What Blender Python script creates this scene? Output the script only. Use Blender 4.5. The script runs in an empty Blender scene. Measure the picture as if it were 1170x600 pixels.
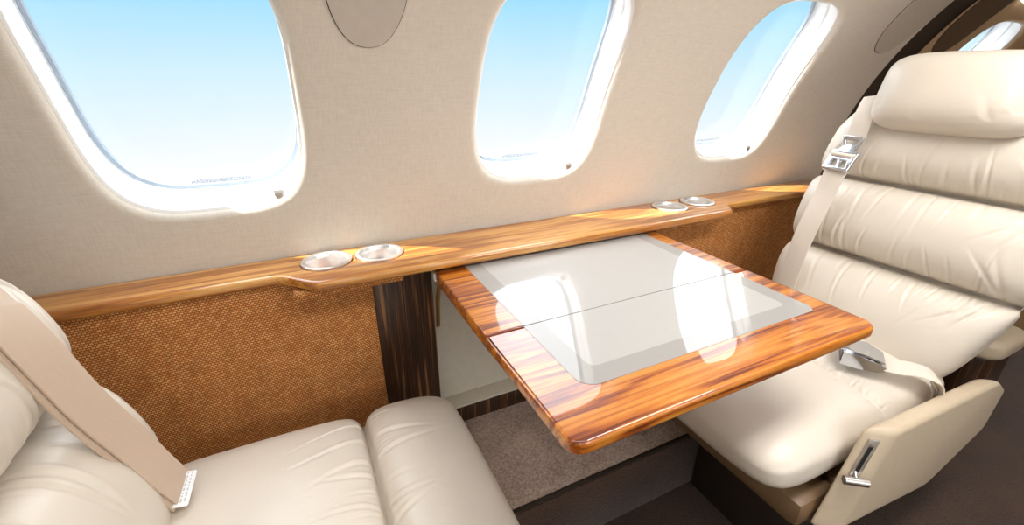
import bpy, bmesh, math, random
import numpy as np
from mathutils import Vector, Matrix
from mathutils.bvhtree import BVHTree

# ------------------------------------------------------------------ units
# the cabin is laid out in a unit of 0.34 m, measured from the eye point:
# X along the cabin, Y towards the window wall, Z up (eye level = 0)
S = 0.34
ZF = -2.75                     # aisle floor
def W(p):
    return Vector((p[0]*S, p[1]*S, (p[2]-ZF)*S))
scn = bpy.context.scene
COL = scn.collection
random.seed(4)
R0, YC, ZC = 2.3, 0.295, -1.05        # fuselage shell radius and centre

# ------------------------------------------------------------------ node helpers
def new_mat(name):
    m = bpy.data.materials.new(name); m.use_nodes = True
    nt = m.node_tree
    b = nt.nodes['Principled BSDF']
    return m, nt, b
def N(nt, typ, **kw):
    n = nt.nodes.new(typ)
    for k, v in kw.items():
        if k in n.inputs.keys():
            n.inputs[k].default_value = v
        else:
            setattr(n, k, v)
    return n
def L(nt, a, b): nt.links.new(a, b)
def coords(nt, scale=(1,1,1), rot=(0,0,0), src='Object'):
    tc = N(nt, 'ShaderNodeTexCoord'); mp = N(nt, 'ShaderNodeMapping')
    mp.inputs['Scale'].default_value = scale; mp.inputs['Rotation'].default_value = rot
    L(nt, tc.outputs[src], mp.inputs['Vector']); return mp.outputs['Vector']
def ramp(nt, fac, stops):
    r = N(nt, 'ShaderNodeValToRGB')
    el = r.color_ramp.elements
    while len(el) < len(stops): el.new(0.5)
    for e, (p, c) in zip(el, stops):
        e.position = p; e.color = (*c, 1)
    if fac is not None: L(nt, fac, r.inputs['Fac'])
    return r.outputs['Color']
def bump(nt, b, h, strength=0.2, dist=0.001):
    n = N(nt, 'ShaderNodeBump'); n.inputs['Strength'].default_value = strength
    n.inputs['Distance'].default_value = dist
    L(nt, h, n.inputs['Height']); L(nt, n.outputs['Normal'], b.inputs['Normal']); return n
def plain(name, col, rough=0.5, metal=0.0, coat=0.0, grain=0.03):
    m, nt, b = new_mat(name)
    v = coords(nt, (60, 60, 60)); n = N(nt, 'ShaderNodeTexNoise', Scale=1.0, Detail=3.0)
    L(nt, v, n.inputs['Vector'])
    c0 = tuple(max(0, c*(1-grain)) for c in col); c1 = tuple(min(1, c*(1+grain)) for c in col)
    L(nt, ramp(nt, n.outputs['Fac'], [(0.3, c0), (0.7, c1)]), b.inputs['Base Color'])
    b.inputs['Roughness'].default_value = rough; b.inputs['Metallic'].default_value = metal
    b.inputs['Coat Weight'].default_value = coat; b.inputs['Coat Roughness'].default_value = 0.02
    return m

def leather(name, col):
    m, nt, b = new_mat(name)
    v = coords(nt)
    n = N(nt, 'ShaderNodeTexNoise', Scale=7.0, Detail=4.0); L(nt, v, n.inputs['Vector'])
    c0 = tuple(c*0.94 for c in col); c1 = tuple(min(1, c*1.04) for c in col)
    L(nt, ramp(nt, n.outputs['Fac'], [(0.3, c0), (0.7, c1)]), b.inputs['Base Color'])
    b.inputs['Roughness'].default_value = 0.36
    b.inputs['Specular IOR Level'].default_value = 0.5
    vo = N(nt, 'ShaderNodeTexVoronoi', Scale=520.0); vo.feature = 'DISTANCE_TO_EDGE'
    L(nt, v, vo.inputs['Vector'])
    n2 = N(nt, 'ShaderNodeTexNoise', Scale=38.0, Detail=5.0, Roughness=0.6, Distortion=0.6); L(nt, v, n2.inputs['Vector'])
    a = N(nt, 'ShaderNodeMath', operation='MULTIPLY_ADD')
    L(nt, vo.outputs['Distance'], a.inputs[0]); a.inputs[1].default_value = 0.25
    L(nt, n2.outputs['Fac'], a.inputs[2])
    bump(nt, b, a.outputs[0], 0.22, 0.0025)
    return m

def wood(name, stretch, stops, wave=2.6, coat=1.0, rough=0.35, dist=5.0, fine=1.0):
    """varnished veneer: figure from a warped noise stretched along the grain"""
    m, nt, b = new_mat(name)
    v = coords(nt, stretch)
    n = N(nt, 'ShaderNodeTexNoise', Scale=1.6, Detail=2.5, Roughness=0.5, Distortion=0.5); L(nt, v, n.inputs['Vector'])
    mu = N(nt, 'ShaderNodeMath', operation='MULTIPLY'); L(nt, n.outputs['Fac'], mu.inputs[0]); mu.inputs[1].default_value = wave*6.283
    si = N(nt, 'ShaderNodeMath', operation='SINE'); L(nt, mu.outputs[0], si.inputs[0])
    v2 = coords(nt, tuple(s*(9 if s > 5 else 2.2) for s in stretch))
    f = N(nt, 'ShaderNodeTexNoise', Scale=1.5, Detail=6.0, Roughness=0.7); L(nt, v2, f.inputs['Vector'])
    ma = N(nt, 'ShaderNodeMath', operation='MULTIPLY_ADD'); L(nt, si.outputs[0], ma.inputs[0]); ma.inputs[1].default_value = 0.16
    fs = N(nt, 'ShaderNodeMath', operation='MULTIPLY_ADD'); L(nt, f.outputs['Fac'], fs.inputs[0]); fs.inputs[1].default_value = fine; fs.inputs[2].default_value = 0.5-0.5*fine
    L(nt, fs.outputs[0], ma.inputs[2])
    L(nt, ramp(nt, ma.outputs[0], stops), b.inputs['Base Color'])
    b.inputs['Roughness'].default_value = rough
    b.inputs['Coat Weight'].default_value = coat; b.inputs['Coat Roughness'].default_value = 0.015; b.inputs['Coat IOR'].default_value = 1.55
    return m

WARM = [(0.27, (0.15, 0.022, 0.002)), (0.43, (0.38, 0.085, 0.006)), (0.58, (0.58, 0.18, 0.016)), (0.8, (0.76, 0.32, 0.05))]
LEDGEC = [(0.2, (0.20, 0.050, 0.006)), (0.42, (0.45, 0.155, 0.018)), (0.58, (0.61, 0.27, 0.052)), (0.8, (0.74, 0.42, 0.13))]
DARK = [(0.30, (0.012, 0.005, 0.002)), (0.45, (0.06, 0.022, 0.008)), (0.56, (0.19, 0.082, 0.029)), (0.75, (0.34, 0.165, 0.068))]
M = {}
M['leather'] = leather('cream leather', (0.73, 0.66, 0.565))
M['leather_arm'] = plain('cream leather panel', (0.60, 0.49, 0.355), 0.38)
M['wood_ledge'] = wood('varnished ledge wood', (2.2, 30, 30), LEDGEC, 2.0)
M['wood_table'] = wood('varnished table wood', (1.7, 19, 19), WARM, 4.0)
M['wood_post'] = wood('dark striped veneer', (75, 75, 2.2), DARK, 1.6, coat=0.3, rough=0.4)
M['cream_gloss'] = plain('cream gloss inlay', (0.46, 0.45, 0.432), 0.6, 0, 0.9, 0.01)
M['band_gloss'] = plain('taupe gloss band', (0.35, 0.336, 0.318), 0.6, 0, 0.9, 0.01)
M['cream_panel'] = plain('cream laminate', (0.66, 0.61, 0.50), 0.5)
M['white_plastic'] = plain('white window plastic', (0.86, 0.86, 0.85), 0.4, 0, 0, 0.01)
M['grey_rubber'] = plain('blue grey gasket', (0.30, 0.36, 0.43), 0.3)
M['dark_gap'] = plain('dark gap', (0.02, 0.015, 0.012), 0.7)
M['black'] = plain('black plastic', (0.012, 0.012, 0.014), 0.35)
M['chrome'] = plain('chrome', (0.58, 0.61, 0.67), 0.10, 1.0)
M['steel'] = plain('brushed steel', (0.62, 0.60, 0.58), 0.28, 1.0)
M['aluminium'] = plain('satin aluminium', (0.86, 0.86, 0.86), 0.3, 0.85)
M['oval'] = plain('grey taupe cover', (0.56, 0.51, 0.445), 0.6)
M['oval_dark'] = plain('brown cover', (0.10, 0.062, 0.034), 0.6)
M['base_tan'] = plain('tan seat base', (0.19, 0.115, 0.058), 0.45)  # shadow under the cushion is put into this tan
M['brown'] = plain('dark brown trim', (0.028, 0.017, 0.011), 0.7)
M['paper'] = plain('white label', (0.85, 0.85, 0.86), 0.6)
M['ink'] = plain('grey print', (0.24, 0.27, 0.34), 0.6)
M['ink_light'] = plain('faint print', (0.52, 0.53, 0.57), 0.6)
M['brass'] = plain('brass', (0.55, 0.38, 0.16), 0.3, 1.0)

def fabric_wall(name, col):
    m, nt, b = new_mat(name)
    va = coords(nt, (40, 900, 900)); vb = coords(nt, (900, 60, 60))
    a = N(nt, 'ShaderNodeTexNoise', Scale=1.0, Detail=2.0); L(nt, va, a.inputs['Vector'])
    c = N(nt, 'ShaderNodeTexNoise', Scale=1.0, Detail=2.0); L(nt, vb, c.inputs['Vector'])
    ad = N(nt, 'ShaderNodeMath', operation='ADD'); L(nt, a.outputs['Fac'], ad.inputs[0]); L(nt, c.outputs['Fac'], ad.inputs[1])
    hf = N(nt, 'ShaderNodeMath', operation='MULTIPLY'); L(nt, ad.outputs[0], hf.inputs[0]); hf.inputs[1].default_value = 0.5
    L(nt, ramp(nt, hf.outputs[0], [(0.3, tuple(x*0.86 for x in col)), (0.7, tuple(min(1, x*1.06) for x in col))]), b.inputs['Base Color'])
    b.inputs['Roughness'].default_value = 0.85
    bump(nt, b, hf.outputs[0], 0.25, 0.0006)
    return m
M['wall'] = fabric_wall('linen wall covering', (0.72, 0.662, 0.582))
M['ceiling'] = fabric_wall('headliner', (0.80, 0.75, 0.67))

def woven(name):
    m, nt, b = new_mat(name)
    tc = N(nt, 'ShaderNodeTexCoord'); sp = N(nt, 'ShaderNodeSeparateXYZ'); cb = N(nt, 'ShaderNodeCombineXYZ')
    L(nt, tc.outputs['Object'], sp.inputs[0]); L(nt, sp.outputs['X'], cb.inputs['X'])
    ad = N(nt, 'ShaderNodeMath', operation='ADD'); L(nt, sp.outputs['Z'], ad.inputs[0]); L(nt, sp.outputs['Y'], ad.inputs[1])
    L(nt, ad.outputs[0], cb.inputs['Y'])
    br = N(nt, 'ShaderNodeTexBrick', Scale=1.0)
    br.inputs['Brick Width'].default_value = 0.0058; br.inputs['Row Height'].default_value = 0.0039
    br.inputs['Mortar Size'].default_value = 0.0012; br.inputs['Mortar Smooth'].default_value = 0.9
    br.inputs['Bias'].default_value = -0.1
    br.inputs['Color1'].default_value = (0.66, 0.25, 0.058, 1); br.inputs['Color2'].default_value = (0.90, 0.47, 0.16, 1)
    br.inputs['Mortar'].default_value = (0.22, 0.062, 0.010, 1)
    L(nt, cb.outputs[0], br.inputs['Vector'])
    n = N(nt, 'ShaderNodeTexNoise', Scale=30.0, Detail=5.0); L(nt, tc.outputs['Object'], n.inputs['Vector'])
    mx = N(nt, 'ShaderNodeMix', data_type='RGBA', blend_type='MULTIPLY'); mx.inputs['Factor'].default_value = 1.0
    L(nt, br.outputs['Color'], mx.inputs['A'])
    L(nt, ramp(nt, n.outputs['Fac'], [(0.3, (0.86, 0.84, 0.82)), (0.7, (1.12, 1.12, 1.12))]), mx.inputs['B'])
    L(nt, mx.outputs['Result'], b.inputs['Base Color'])
    b.inputs['Roughness'].default_value = 0.75
    iv = N(nt, 'ShaderNodeMath', operation='SUBTRACT'); iv.inputs[0].default_value = 1.0; L(nt, br.outputs['Fac'], iv.inputs[1])
    bump(nt, b, iv.outputs[0], 0.6, 0.0012)
    return m
M['woven'] = woven('brown basket weave')

def carpet(name, c0, c1):
    m, nt, b = new_mat(name)
    v = coords(nt)
    n = N(nt, 'ShaderNodeTexNoise', Scale=210.0, Detail=3.0, Roughness=0.7); L(nt, v, n.inputs['Vector'])
    n2 = N(nt, 'ShaderNodeTexNoise', Scale=9.0, Detail=3.0); L(nt, v, n2.inputs['Vector'])
    ma = N(nt, 'ShaderNodeMath', operation='MULTIPLY_ADD'); L(nt, n2.outputs['Fac'], ma.inputs[0]); ma.inputs[1].default_value = 0.35
    hf = N(nt, 'ShaderNodeMath', operation='MULTIPLY'); L(nt, n.outputs['Fac'], hf.inputs[0]); hf.inputs[1].default_value = 0.65
    L(nt, hf.outputs[0], ma.inputs[2])
    L(nt, ramp(nt, ma.outputs[0], [(0.36, c0), (0.64, c1)]), b.inputs['Base Color'])
    b.inputs['Roughness'].default_value = 0.95; b.inputs['Sheen Weight'].default_value = 0.3
    bump(nt, b, n.outputs['Fac'], 0.7, 0.003)
    return m
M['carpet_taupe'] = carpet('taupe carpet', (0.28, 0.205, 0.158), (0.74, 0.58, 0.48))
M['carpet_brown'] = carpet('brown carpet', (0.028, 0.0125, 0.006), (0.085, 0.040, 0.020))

def webbing(name, col):
    m, nt, b = new_mat(name)
    uv = N(nt, 'ShaderNodeTexCoord'); mp = N(nt, 'ShaderNodeMapping'); mp.inputs['Scale'].default_value = (9, 260, 1)
    L(nt, uv.outputs['UV'], mp.inputs['Vector'])
    w = N(nt, 'ShaderNodeTexNoise', Scale=1.0, Detail=2.0); L(nt, mp.outputs['Vector'], w.inputs['Vector'])
    L(nt, ramp(nt, w.outputs['Fac'], [(0.3, tuple(c*0.9 for c in col)), (0.7, tuple(min(1, c*1.05) for c in col))]), b.inputs['Base Color'])
    b.inputs['Roughness'].default_value = 0.6
    b.inputs['Sheen Weight'].default_value = 0.2
    bump(nt, b, w.outputs['Fac'], 0.3, 0.0008)
    return m
M['belt_pink'] = webbing('tan belt webbing', (0.62, 0.47, 0.35))
M['belt_cream'] = webbing('cream belt webbing', (0.74, 0.655, 0.56))

def glass(name):
    m = bpy.data.materials.new(name); m.use_nodes = True; nt = m.node_tree
    nt.nodes.remove(nt.nodes['Principled BSDF'])
    out = nt.nodes['Material Output']
    t = N(nt, 'ShaderNodeBsdfTransparent'); g = N(nt, 'ShaderNodeBsdfGlossy'); g.inputs['Roughness'].default_value = 0.0
    v = coords(nt, (3, 3, 3)); n = N(nt, 'ShaderNodeTexNoise', Scale=1.0); L(nt, v, n.inputs['Vector'])
    L(nt, ramp(nt, n.outputs['Fac'], [(0.0, (0.985, 0.99, 1.0)), (1.0, (1, 1, 1))]), t.inputs['Color'])
    lw = N(nt, 'ShaderNodeLayerWeight', Blend=0.5); pw = N(nt, 'ShaderNodeMath', operation='POWER'); pw.inputs[1].default_value = 5.0
    L(nt, lw.outputs['Facing'], pw.inputs[0])
    ml = N(nt, 'ShaderNodeMath', operation='MULTIPLY_ADD'); ml.inputs[1].default_value = 0.3; ml.inputs[2].default_value = 0.008; L(nt, pw.outputs[0], ml.inputs[0])
    mx = N(nt, 'ShaderNodeMixShader')
    L(nt, ml.outputs[0], mx.inputs[0]); L(nt, t.outputs[0], mx.inputs[1]); L(nt, g.outputs[0], mx.inputs[2])
    L(nt, mx.outputs[0], out.inputs['Surface'])
    return m
M['glass'] = glass('clear acrylic pane')
def lamp_mat(name, strength):
    m, nt, b = new_mat(name)
    b.inputs['Base Color'].default_value = (0.9, 0.9, 0.88, 1)
    b.inputs['Emission Color'].default_value = (1, 0.95, 0.86, 1); b.inputs['Emission Strength'].default_value = strength
    return m
M['lamp'] = lamp_mat('lit lamp lens', 2.5)

# ------------------------------------------------------------------ object helpers
def thing(name, label, cat, loc, group=None):
    o = bpy.data.objects.new(name, None); COL.objects.link(o)
    o.empty_display_size = 0.05
    o.location = W(loc); o['label'] = label; o['category'] = cat
    if group: o['group'] = group
    return o
def tag(o, label, cat, group=None):
    o['label'] = label; o['category'] = cat
    if group: o['group'] = group
    return o
def link(name, me, mat, parent=None, label=None, kind=None, smooth=True, sharp=40, origin=None):
    o = bpy.data.objects.new(name, me); COL.objects.link(o)
    if mat is not None:
        me.materials.clear(); me.materials.append(mat)
    me.polygons.foreach_set('use_smooth', [smooth]*len(me.polygons))
    if smooth and sharp: me.set_sharp_from_angle(angle=math.radians(sharp))
    off = None
    if parent is not None:
        o.parent = parent
        p = parent; off = Vector((0,0,0))
        while p: off += p.location; p = p.parent
    elif origin is not None:
        off = W(origin); o.location = off
    if off is not None: me.transform(Matrix.Translation(-off))
    if label: o['label'] = label
    if kind: o['kind'] = kind
    me.update()
    return o
def mesh_from(name, verts, faces, mat, parent=None, uvs=None, **kw):
    me = bpy.data.meshes.new(name)
    v = np.asarray(verts, float)
    v = np.stack([v[:,0]*S, v[:,1]*S, (v[:,2]-ZF)*S], 1)
    me.from_pydata([tuple(p) for p in v], [], [tuple(f) for f in faces])
    if uvs is not None:
        lay = me.uv_layers.new(name='UVMap')
        idx = np.zeros(len(me.loops), int); me.loops.foreach_get('vertex_index', idx)
        lay.data.foreach_set('uv', np.asarray(uvs, float)[idx].ravel())
    me.validate()
    return link(name, me, mat, parent, **kw)
def merge(meshes):
    V, F = [], []
    for v, f in meshes:
        o = len(V); V += [tuple(p) for p in v]; F += [tuple(i+o for i in q) for q in f]
    return V, F
def grid_faces(nv, nu, closed_u=True, flip=False):
    F = []
    for j in range(nv-1):
        for i in range(nu if closed_u else nu-1):
            a = j*nu+i; b = j*nu+(i+1) % nu; c = (j+1)*nu+(i+1) % nu; d = (j+1)*nu+i
            F.append((a, d, c, b) if flip else (a, b, c, d))
    return F
def fix_normals(o):
    bm = bmesh.new(); bm.from_mesh(o.data); bmesh.ops.recalc_face_normals(bm, faces=bm.faces); bm.to_mesh(o.data); bm.free()
    return o

def rpoly(pts, r, n=6):
    """polygon with rounded corners; r one value or one per corner"""
    out = []; k = len(pts); rr = r if isinstance(r, (list, tuple)) else [r]*k
    for i in range(k):
        p = Vector(pts[i]); a = Vector(pts[i-1]); b = Vector(pts[(i+1) % k])
        if rr[i] <= 0: out.append(tuple(p)); continue
        u = (a-p).normalized(); w = (b-p).normalized()
        ang = u.angle(w); t = rr[i]/math.tan(ang/2)
        t = min(t, (a-p).length*0.49, (b-p).length*0.49); r_ = t*math.tan(ang/2)
        c = p+(u+w).normalized()*(r_/math.sin(ang/2))
        s = p+u*t-c; e = p+w*t-c
        a0 = math.atan2(s.y, s.x); a1 = math.atan2(e.y, e.x); d = (a1-a0+math.pi) % (2*math.pi)-math.pi
        for j in range(n+1):
            th = a0+d*j/n; out.append((c.x+r_*math.cos(th), c.y+r_*math.sin(th)))
    return out
def circle(cx, cy, r, n=40): return [(cx+r*math.cos(2*math.pi*i/n), cy+r*math.sin(2*math.pi*i/n)) for i in range(n)]
def rect(x0, y0, x1, y1): return [(x0,y0),(x1,y0),(x1,y1),(x0,y1)]
def sup(cx, cy, a, b, n=3.6, k=96):
    out = []
    for i in range(k):
        t = 2*math.pi*i/k; c, s = math.cos(t), math.sin(t)
        out.append((cx+a*math.copysign(abs(c)**(2/n), c), cy+b*math.copysign(abs(s)**(2/n), s)))
    return out
def slab_data(outlines, thick, bevel=0.0, res=3, fn=None):
    """flat piece with rounded rims cut from 2D outlines (later outlines are holes);
       local z runs -thick/2..thick/2; fn maps local (x,y,z) to cabin coordinates"""
    cu = bpy.data.curves.new('tmp', 'CURVE'); cu.dimensions = '2D'; cu.fill_mode = 'BOTH'
    cu.extrude = max(thick/2-bevel, 0.0); cu.bevel_depth = bevel; cu.bevel_resolution = res; cu.offset = -bevel
    for ol in outlines:
        sp = cu.splines.new('POLY'); sp.points.add(len(ol)-1)
        for q, p in zip(sp.points, ol): q.co = (p[0], p[1], 0, 1)
        sp.use_cyclic_u = True
    ob = bpy.data.objects.new('tmp', cu); COL.objects.link(ob)
    dg = bpy.context.evaluated_depsgraph_get()
    me = bpy.data.meshes.new_from_object(ob.evaluated_get(dg))
    V = [tuple(v.co) for v in me.vertices]; F = [tuple(p.vertices) for p in me.polygons]
    bpy.data.objects.remove(ob); bpy.data.curves.remove(cu); bpy.data.meshes.remove(me)
    if fn: V = [tuple(fn(*p)) for p in V]
    return V, F
def slab(name, outlines, thick, bevel, fn, mat, parent=None, res=3, weld=True, **kw):
    V, F = slab_data(outlines, thick, bevel, res, fn)
    o = mesh_from(name, V, F, mat, parent, **kw)
    bm = bmesh.new(); bm.from_mesh(o.data)
    bmesh.ops.remove_doubles(bm, verts=bm.verts, dist=1e-5)
    bmesh.ops.recalc_face_normals(bm, faces=bm.faces)
    bm.to_mesh(o.data); bm.free()
    o.data.set_sharp_from_angle(angle=math.radians(40))
    return o
def box_data(x0, x1, y0, y1, z0, z1, bev=0.0, seg=2):
    bm = bmesh.new()
    bmesh.ops.create_cube(bm, size=1.0)
    for v in bm.verts:
        v.co = ((x0+x1)/2+v.co.x*(x1-x0), (y0+y1)/2+v.co.y*(y1-y0), (z0+z1)/2+v.co.z*(z1-z0))
    if bev: bmesh.ops.bevel(bm, geom=list(bm.edges), offset=bev, segments=seg, profile=0.5, affect='EDGES', clamp_overlap=True)
    bm.verts.index_update()
    V = [tuple(v.co) for v in bm.verts]; F = [tuple(v.index for v in f.verts) for f in bm.faces]
    bm.free(); return V, F
def box(name, b, bev, mat, parent=None, **kw):
    V, F = box_data(*b, bev=bev); return mesh_from(name, V, F, mat, parent, **kw)
def tube_data(pts, r, n=12):
    pts = [Vector(p) for p in pts]; V = []; F = []
    for i, p in enumerate(pts):
        t = (pts[min(i+1, len(pts)-1)]-pts[max(i-1, 0)]).normalized()
        a = t.orthogonal().normalized() if i == 0 else (a-t*a.dot(t)).normalized()
        b = t.cross(a)
        for k in range(n):
            th = 2*math.pi*k/n; V.append(tuple(p+a*(r*math.cos(th))+b*(r*math.sin(th))))
    F = grid_faces(len(pts), n)
    F.append(tuple(range(n))[::-1]); F.append(tuple(range((len(pts)-1)*n, len(pts)*n)))
    return V, F
def lathe_data(c, prof, n=48):
    V = []
    for r, z in prof:
        for k in range(n):
            th = 2*math.pi*k/n; V.append((c[0]+r*math.cos(th), c[1]+r*math.sin(th), c[2]+z))
    F = grid_faces(len(prof), n)
    F.append(tuple(range((len(prof)-1)*n, len(prof)*n)))
    return V, F

# ------------------------------------------------------------------ shell
def shell_pt(x, s, depth=0.0, side=1):
    th = s/R0; r = R0+depth
    y = r*math.cos(th)
    return (x, YC+side*y, ZC+r*math.sin(th))
def shell_patch(name, x0, x1, s0, s1, mat, depth=0.0, side=1, nx=2, ns=24, **kw):
    V = []
    for j in range(ns+1):
        for i in range(nx+1):
            V.append(shell_pt(x0+(x1-x0)*i/nx, s0+(s1-s0)*j/ns, depth, side))
    return V, grid_faces(ns+1, nx+1, False)
HA, HB, HS = 0.43, 0.582, 1.007          # window opening: half width, half height, centre height along the shell
HN = 3.6; K = 128
def cell(xc, x0, x1, s0, s1, side=1):
    """one wall bay with a window opening whose rim rolls inwards"""
    ring_out = []
    inner = sup(xc, HS, HA+0.045, HB+0.045, HN, K)
    for i in range(K):
        dx, ds = inner[i][0]-xc, inner[i][1]-HS
        t = []
        if dx > 1e-9: t.append((x1-xc)/dx)
        if dx < -1e-9: t.append((x0-xc)/dx)
        if ds > 1e-9: t.append((s1-HS)/ds)
        if ds < -1e-9: t.append((s0-HS)/ds)
        k = min(t); ring_out.append((xc+dx*k, HS+ds*k))
    V = []; nr = 14
    for j in range(nr+1):
        t = (j/nr)**0.75
        for a, b in zip(ring_out, inner):
            V.append(shell_pt(a[0]+(b[0]-a[0])*t, a[1]+(b[1]-a[1])*t, 0, side))
    rows = nr+1
    for q in range(1, 7):
        an = q/6*math.pi/2; off = 0.045*(1-math.sin(an)); dp = 0.045*(1-math.cos(an))
        for p in sup(xc, HS, HA+off, HB+off, HN, K): V.append(shell_pt(p[0], p[1], dp, side))
        rows += 1
    for p in sup(xc, HS, HA, HB, HN, K): V.append(shell_pt(p[0], p[1], 0.09, side))
    rows += 1
    F = grid_faces(rows, K)
    # the four corner triangles between the sampled outline and the true corners of the bay
    for cx_, cs_ in ((x0, s0), (x1, s0), (x1, s1), (x0, s1)):
        best = None
        for i in range(K):
            a, b = ring_out[i], ring_out[(i+1) % K]
            ax = min(abs(a[0]-x0), abs(a[0]-x1)) < 1e-6; bx = min(abs(b[0]-x0), abs(b[0]-x1)) < 1e-6
            if ax != bx:
                d = math.hypot(a[0]-cx_, a[1]-cs_)+math.hypot(b[0]-cx_, b[1]-cs_)
                if best is None or d < best[0]: best = (d, i)
        i = best[1]; V.append(shell_pt(cx_, cs_, 0, side)); F.append((i, len(V)-1, (i+1) % K))
    return V, F
S0, S1 = 0.06, 1.98
XW = [-0.38, 1.40, 3.19]
XL, XE = -2.6, 4.63
def wall(name, centres, xa, xb, side, mat, skirt=None):
    parts = []
    xs = [xa]
    cuts = []
    for i, c in enumerate(centres):
        lo = c-0.885; hi = c+0.885
        if i > 0: lo = (centres[i-1]+c)/2
        if i < len(centres)-1: hi = (centres[i+1]+c)/2
        parts.append(cell(c, lo, hi, S0, S1, side)); cuts.append((lo, hi))
    if xa < cuts[0][0]: parts.append(shell_patch('', xa, cuts[0][0], S0, S1, None, 0, side))
    if xb > cuts[-1][1]: parts.append(shell_patch('', cuts[-1][1], xb, S0, S1, None, 0, side))
    if skirt is not None: parts.append(shell_patch('', xa, xb, skirt, S0, None, 0, side))
    V, F = merge(parts)
    o = mesh_from(name, V, F, mat, kind='structure', sharp=None)
    bm = bmesh.new(); bm.from_mesh(o.data); bmesh.ops.remove_doubles(bm, verts=bm.verts, dist=2e-4)
    bmesh.ops.recalc_face_normals(bm, faces=bm.faces); bm.to_mesh(o.data); bm.free()
    for p in o.data.polygons: p.use_smooth = True
    return o
wall('wall_back', XW, XL, XE, 1, M['wall'])
wall('wall_front', XW, XL, XE, -1, M['wall'], -2.0)
# ceiling between the two side panels
CE = (math.pi*R0-2*S1)
V = []
for j in range(41):
    for x in (XL, XE): V.append(shell_pt(x, S1+CE*j/40))
mesh_from('ceiling', V, grid_faces(41, 2, False), M['ceiling'], kind='structure', sharp=None)

def window(n, xc, side, mat_frame=M['white_plastic'], detail=True):
    root = bpy.data.objects.new('window_%d' % n, None); COL.objects.link(root)
    root.location = W(shell_pt(xc, HS-HB, 0.05, side)); root['kind'] = 'structure'; root.empty_display_size = 0.05
    # (side offset, top and bottom offset, depth)
    prof = [(0.016, 0.016, 0.030), (0.004, 0.004, 0.024), (-0.006, -0.008, 0.030), (-0.008, -0.014, 0.050), (-0.006, -0.014, 0.095), (0.008, -0.002, 0.102), (0.010, -0.002, 0.122), (0.002, -0.016, 0.130),
            (0.016, -0.020, 0.20), (0.020, -0.026, 0.236), (0.014, -0.034, 0.241)]
    V = []
    for oa, ob, dp in prof:
        for p in sup(xc, HS, HA+oa, HB+ob, HN, K): V.append(shell_pt(p[0], p[1], dp, side))
    fix_normals(mesh_from('frame', V, grid_faces(len(prof), K), mat_frame, root, sharp=35))
    V = []
    gp = [(0.016, -0.032, 0.237), (0.011, -0.037, 0.231), (0.000, -0.048, 0.236), (-0.003, -0.051, 0.252)]
    for oa, ob, dp in gp:
        for p in sup(xc, HS, HA+oa, HB+ob, HN, K): V.append(shell_pt(p[0], p[1], dp, side))
    fix_normals(mesh_from('gasket', V, grid_faces(len(gp), K), M['grey_rubber'], root))
    # pane: two faces of a curved sheet
    V = []; rows = 0
    for off, dp in [(-0.2, 0.25), (0.018, 0.25), (0.018, 0.262), (-0.2, 0.262)]:
        k = 1.0 if off > -0.1 else 0.5
        for p in sup(xc, HS, (HA+off)*k, (HB+off-0.045)*k, HN, K): V.append(shell_pt(p[0], p[1], dp, side))
    F = grid_faces(4, K)
    F.append(tuple(range(K))); F.append(tuple(range(3*K, 4*K))[::-1])
    mesh_from('pane', V, F, M['glass'], root)
    if detail:
        # shade latch on the sill and the small printed notice on the lower gasket
        def sill(x, ds, dp): return shell_pt(xc+x, HS-HB+ds, dp, side)
        def latch(x0, x1, d0, d1, h):
            V = []
            for dd, hh in ((d0, 0), (d0, h), (d1, h), (d1, 0)):
                for x in (x0, x1): V.append(sill(x, 0.02+hh, dd))
            F = [(0,2,3,1),(2,4,5,3),(4,6,7,5),(0,1,7,6),(0,6,4,2),(1,3,5,7)]
            return V, F
        h = mesh_from('shade_latch', *latch(0.255, 0.30, 0.03, 0.16, 0.05), M['white_plastic'], root, sharp=20)
        mesh_from('latch_grip', *latch(0.262, 0.293, 0.022, 0.029, 0.035), M['steel'], h, sharp=20)
        rng = random.Random(n); P = []
        for row in range(3):
            x = -0.14+0.02*row
            while x < 0.14:
                w = rng.uniform(0.006, 0.018); s_ = 0.050+row*0.0068
                d_ = 0.2365-0.0006
                V = [sill(x, s_, 0.2488), sill(x+w, s_, 0.2488), sill(x+w, s_+0.0042, 0.2488), sill(x, s_+0.0042, 0.2488)]
                P.append((V, [(0, 1, 2, 3)])); x += w+0.004
        mesh_from('notice_print', *merge(P), M['ink'], root, sharp=None)
    return root
for i, x in enumerate(XW): window(i+1, x, 1)
for i, x in enumerate(XW): window(i+4, x, -1, detail=False)

# next bay of the cabin, behind the dark partition frame
def ring(name, x0, x1, depth, mat, thick=0.06):
    V = []
    n = 80; a0, a1 = -1.6/R0, math.pi+2.0/R0
    for j in range(n+1):
        s = (a0+(a1-a0)*j/n)*R0
        V += [shell_pt(x0, s, depth), shell_pt(x1, s, depth), shell_pt(x1, s, depth+thick), shell_pt(x0, s, depth+thick)]
    F = grid_faces(n+1, 4); F += [(0,1,2,3), tuple(range(4*n, 4*n+4))]
    return fix_normals(mesh_from(name, V, F, mat, kind='structure', sharp=30))
ring('trim_1', XE-0.005, 5.25, 0.012, M['brown'])
M['wall_aft'] = fabric_wall('tan aft wall covering', (0.58, 0.41, 0.25))  # same covering as the cabin wall, aft shade put into its colour
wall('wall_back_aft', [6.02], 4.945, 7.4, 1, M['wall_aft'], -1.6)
window(7, 6.02, 1)
V = []
for j in range(41):
    for x in (4.945, 7.4): V.append(shell_pt(x, S1+CE*j/40))
mesh_from('ceiling_aft', V, grid_faces(41, 2, False), M['wall_aft'], kind='structure', sharp=None)
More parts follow.
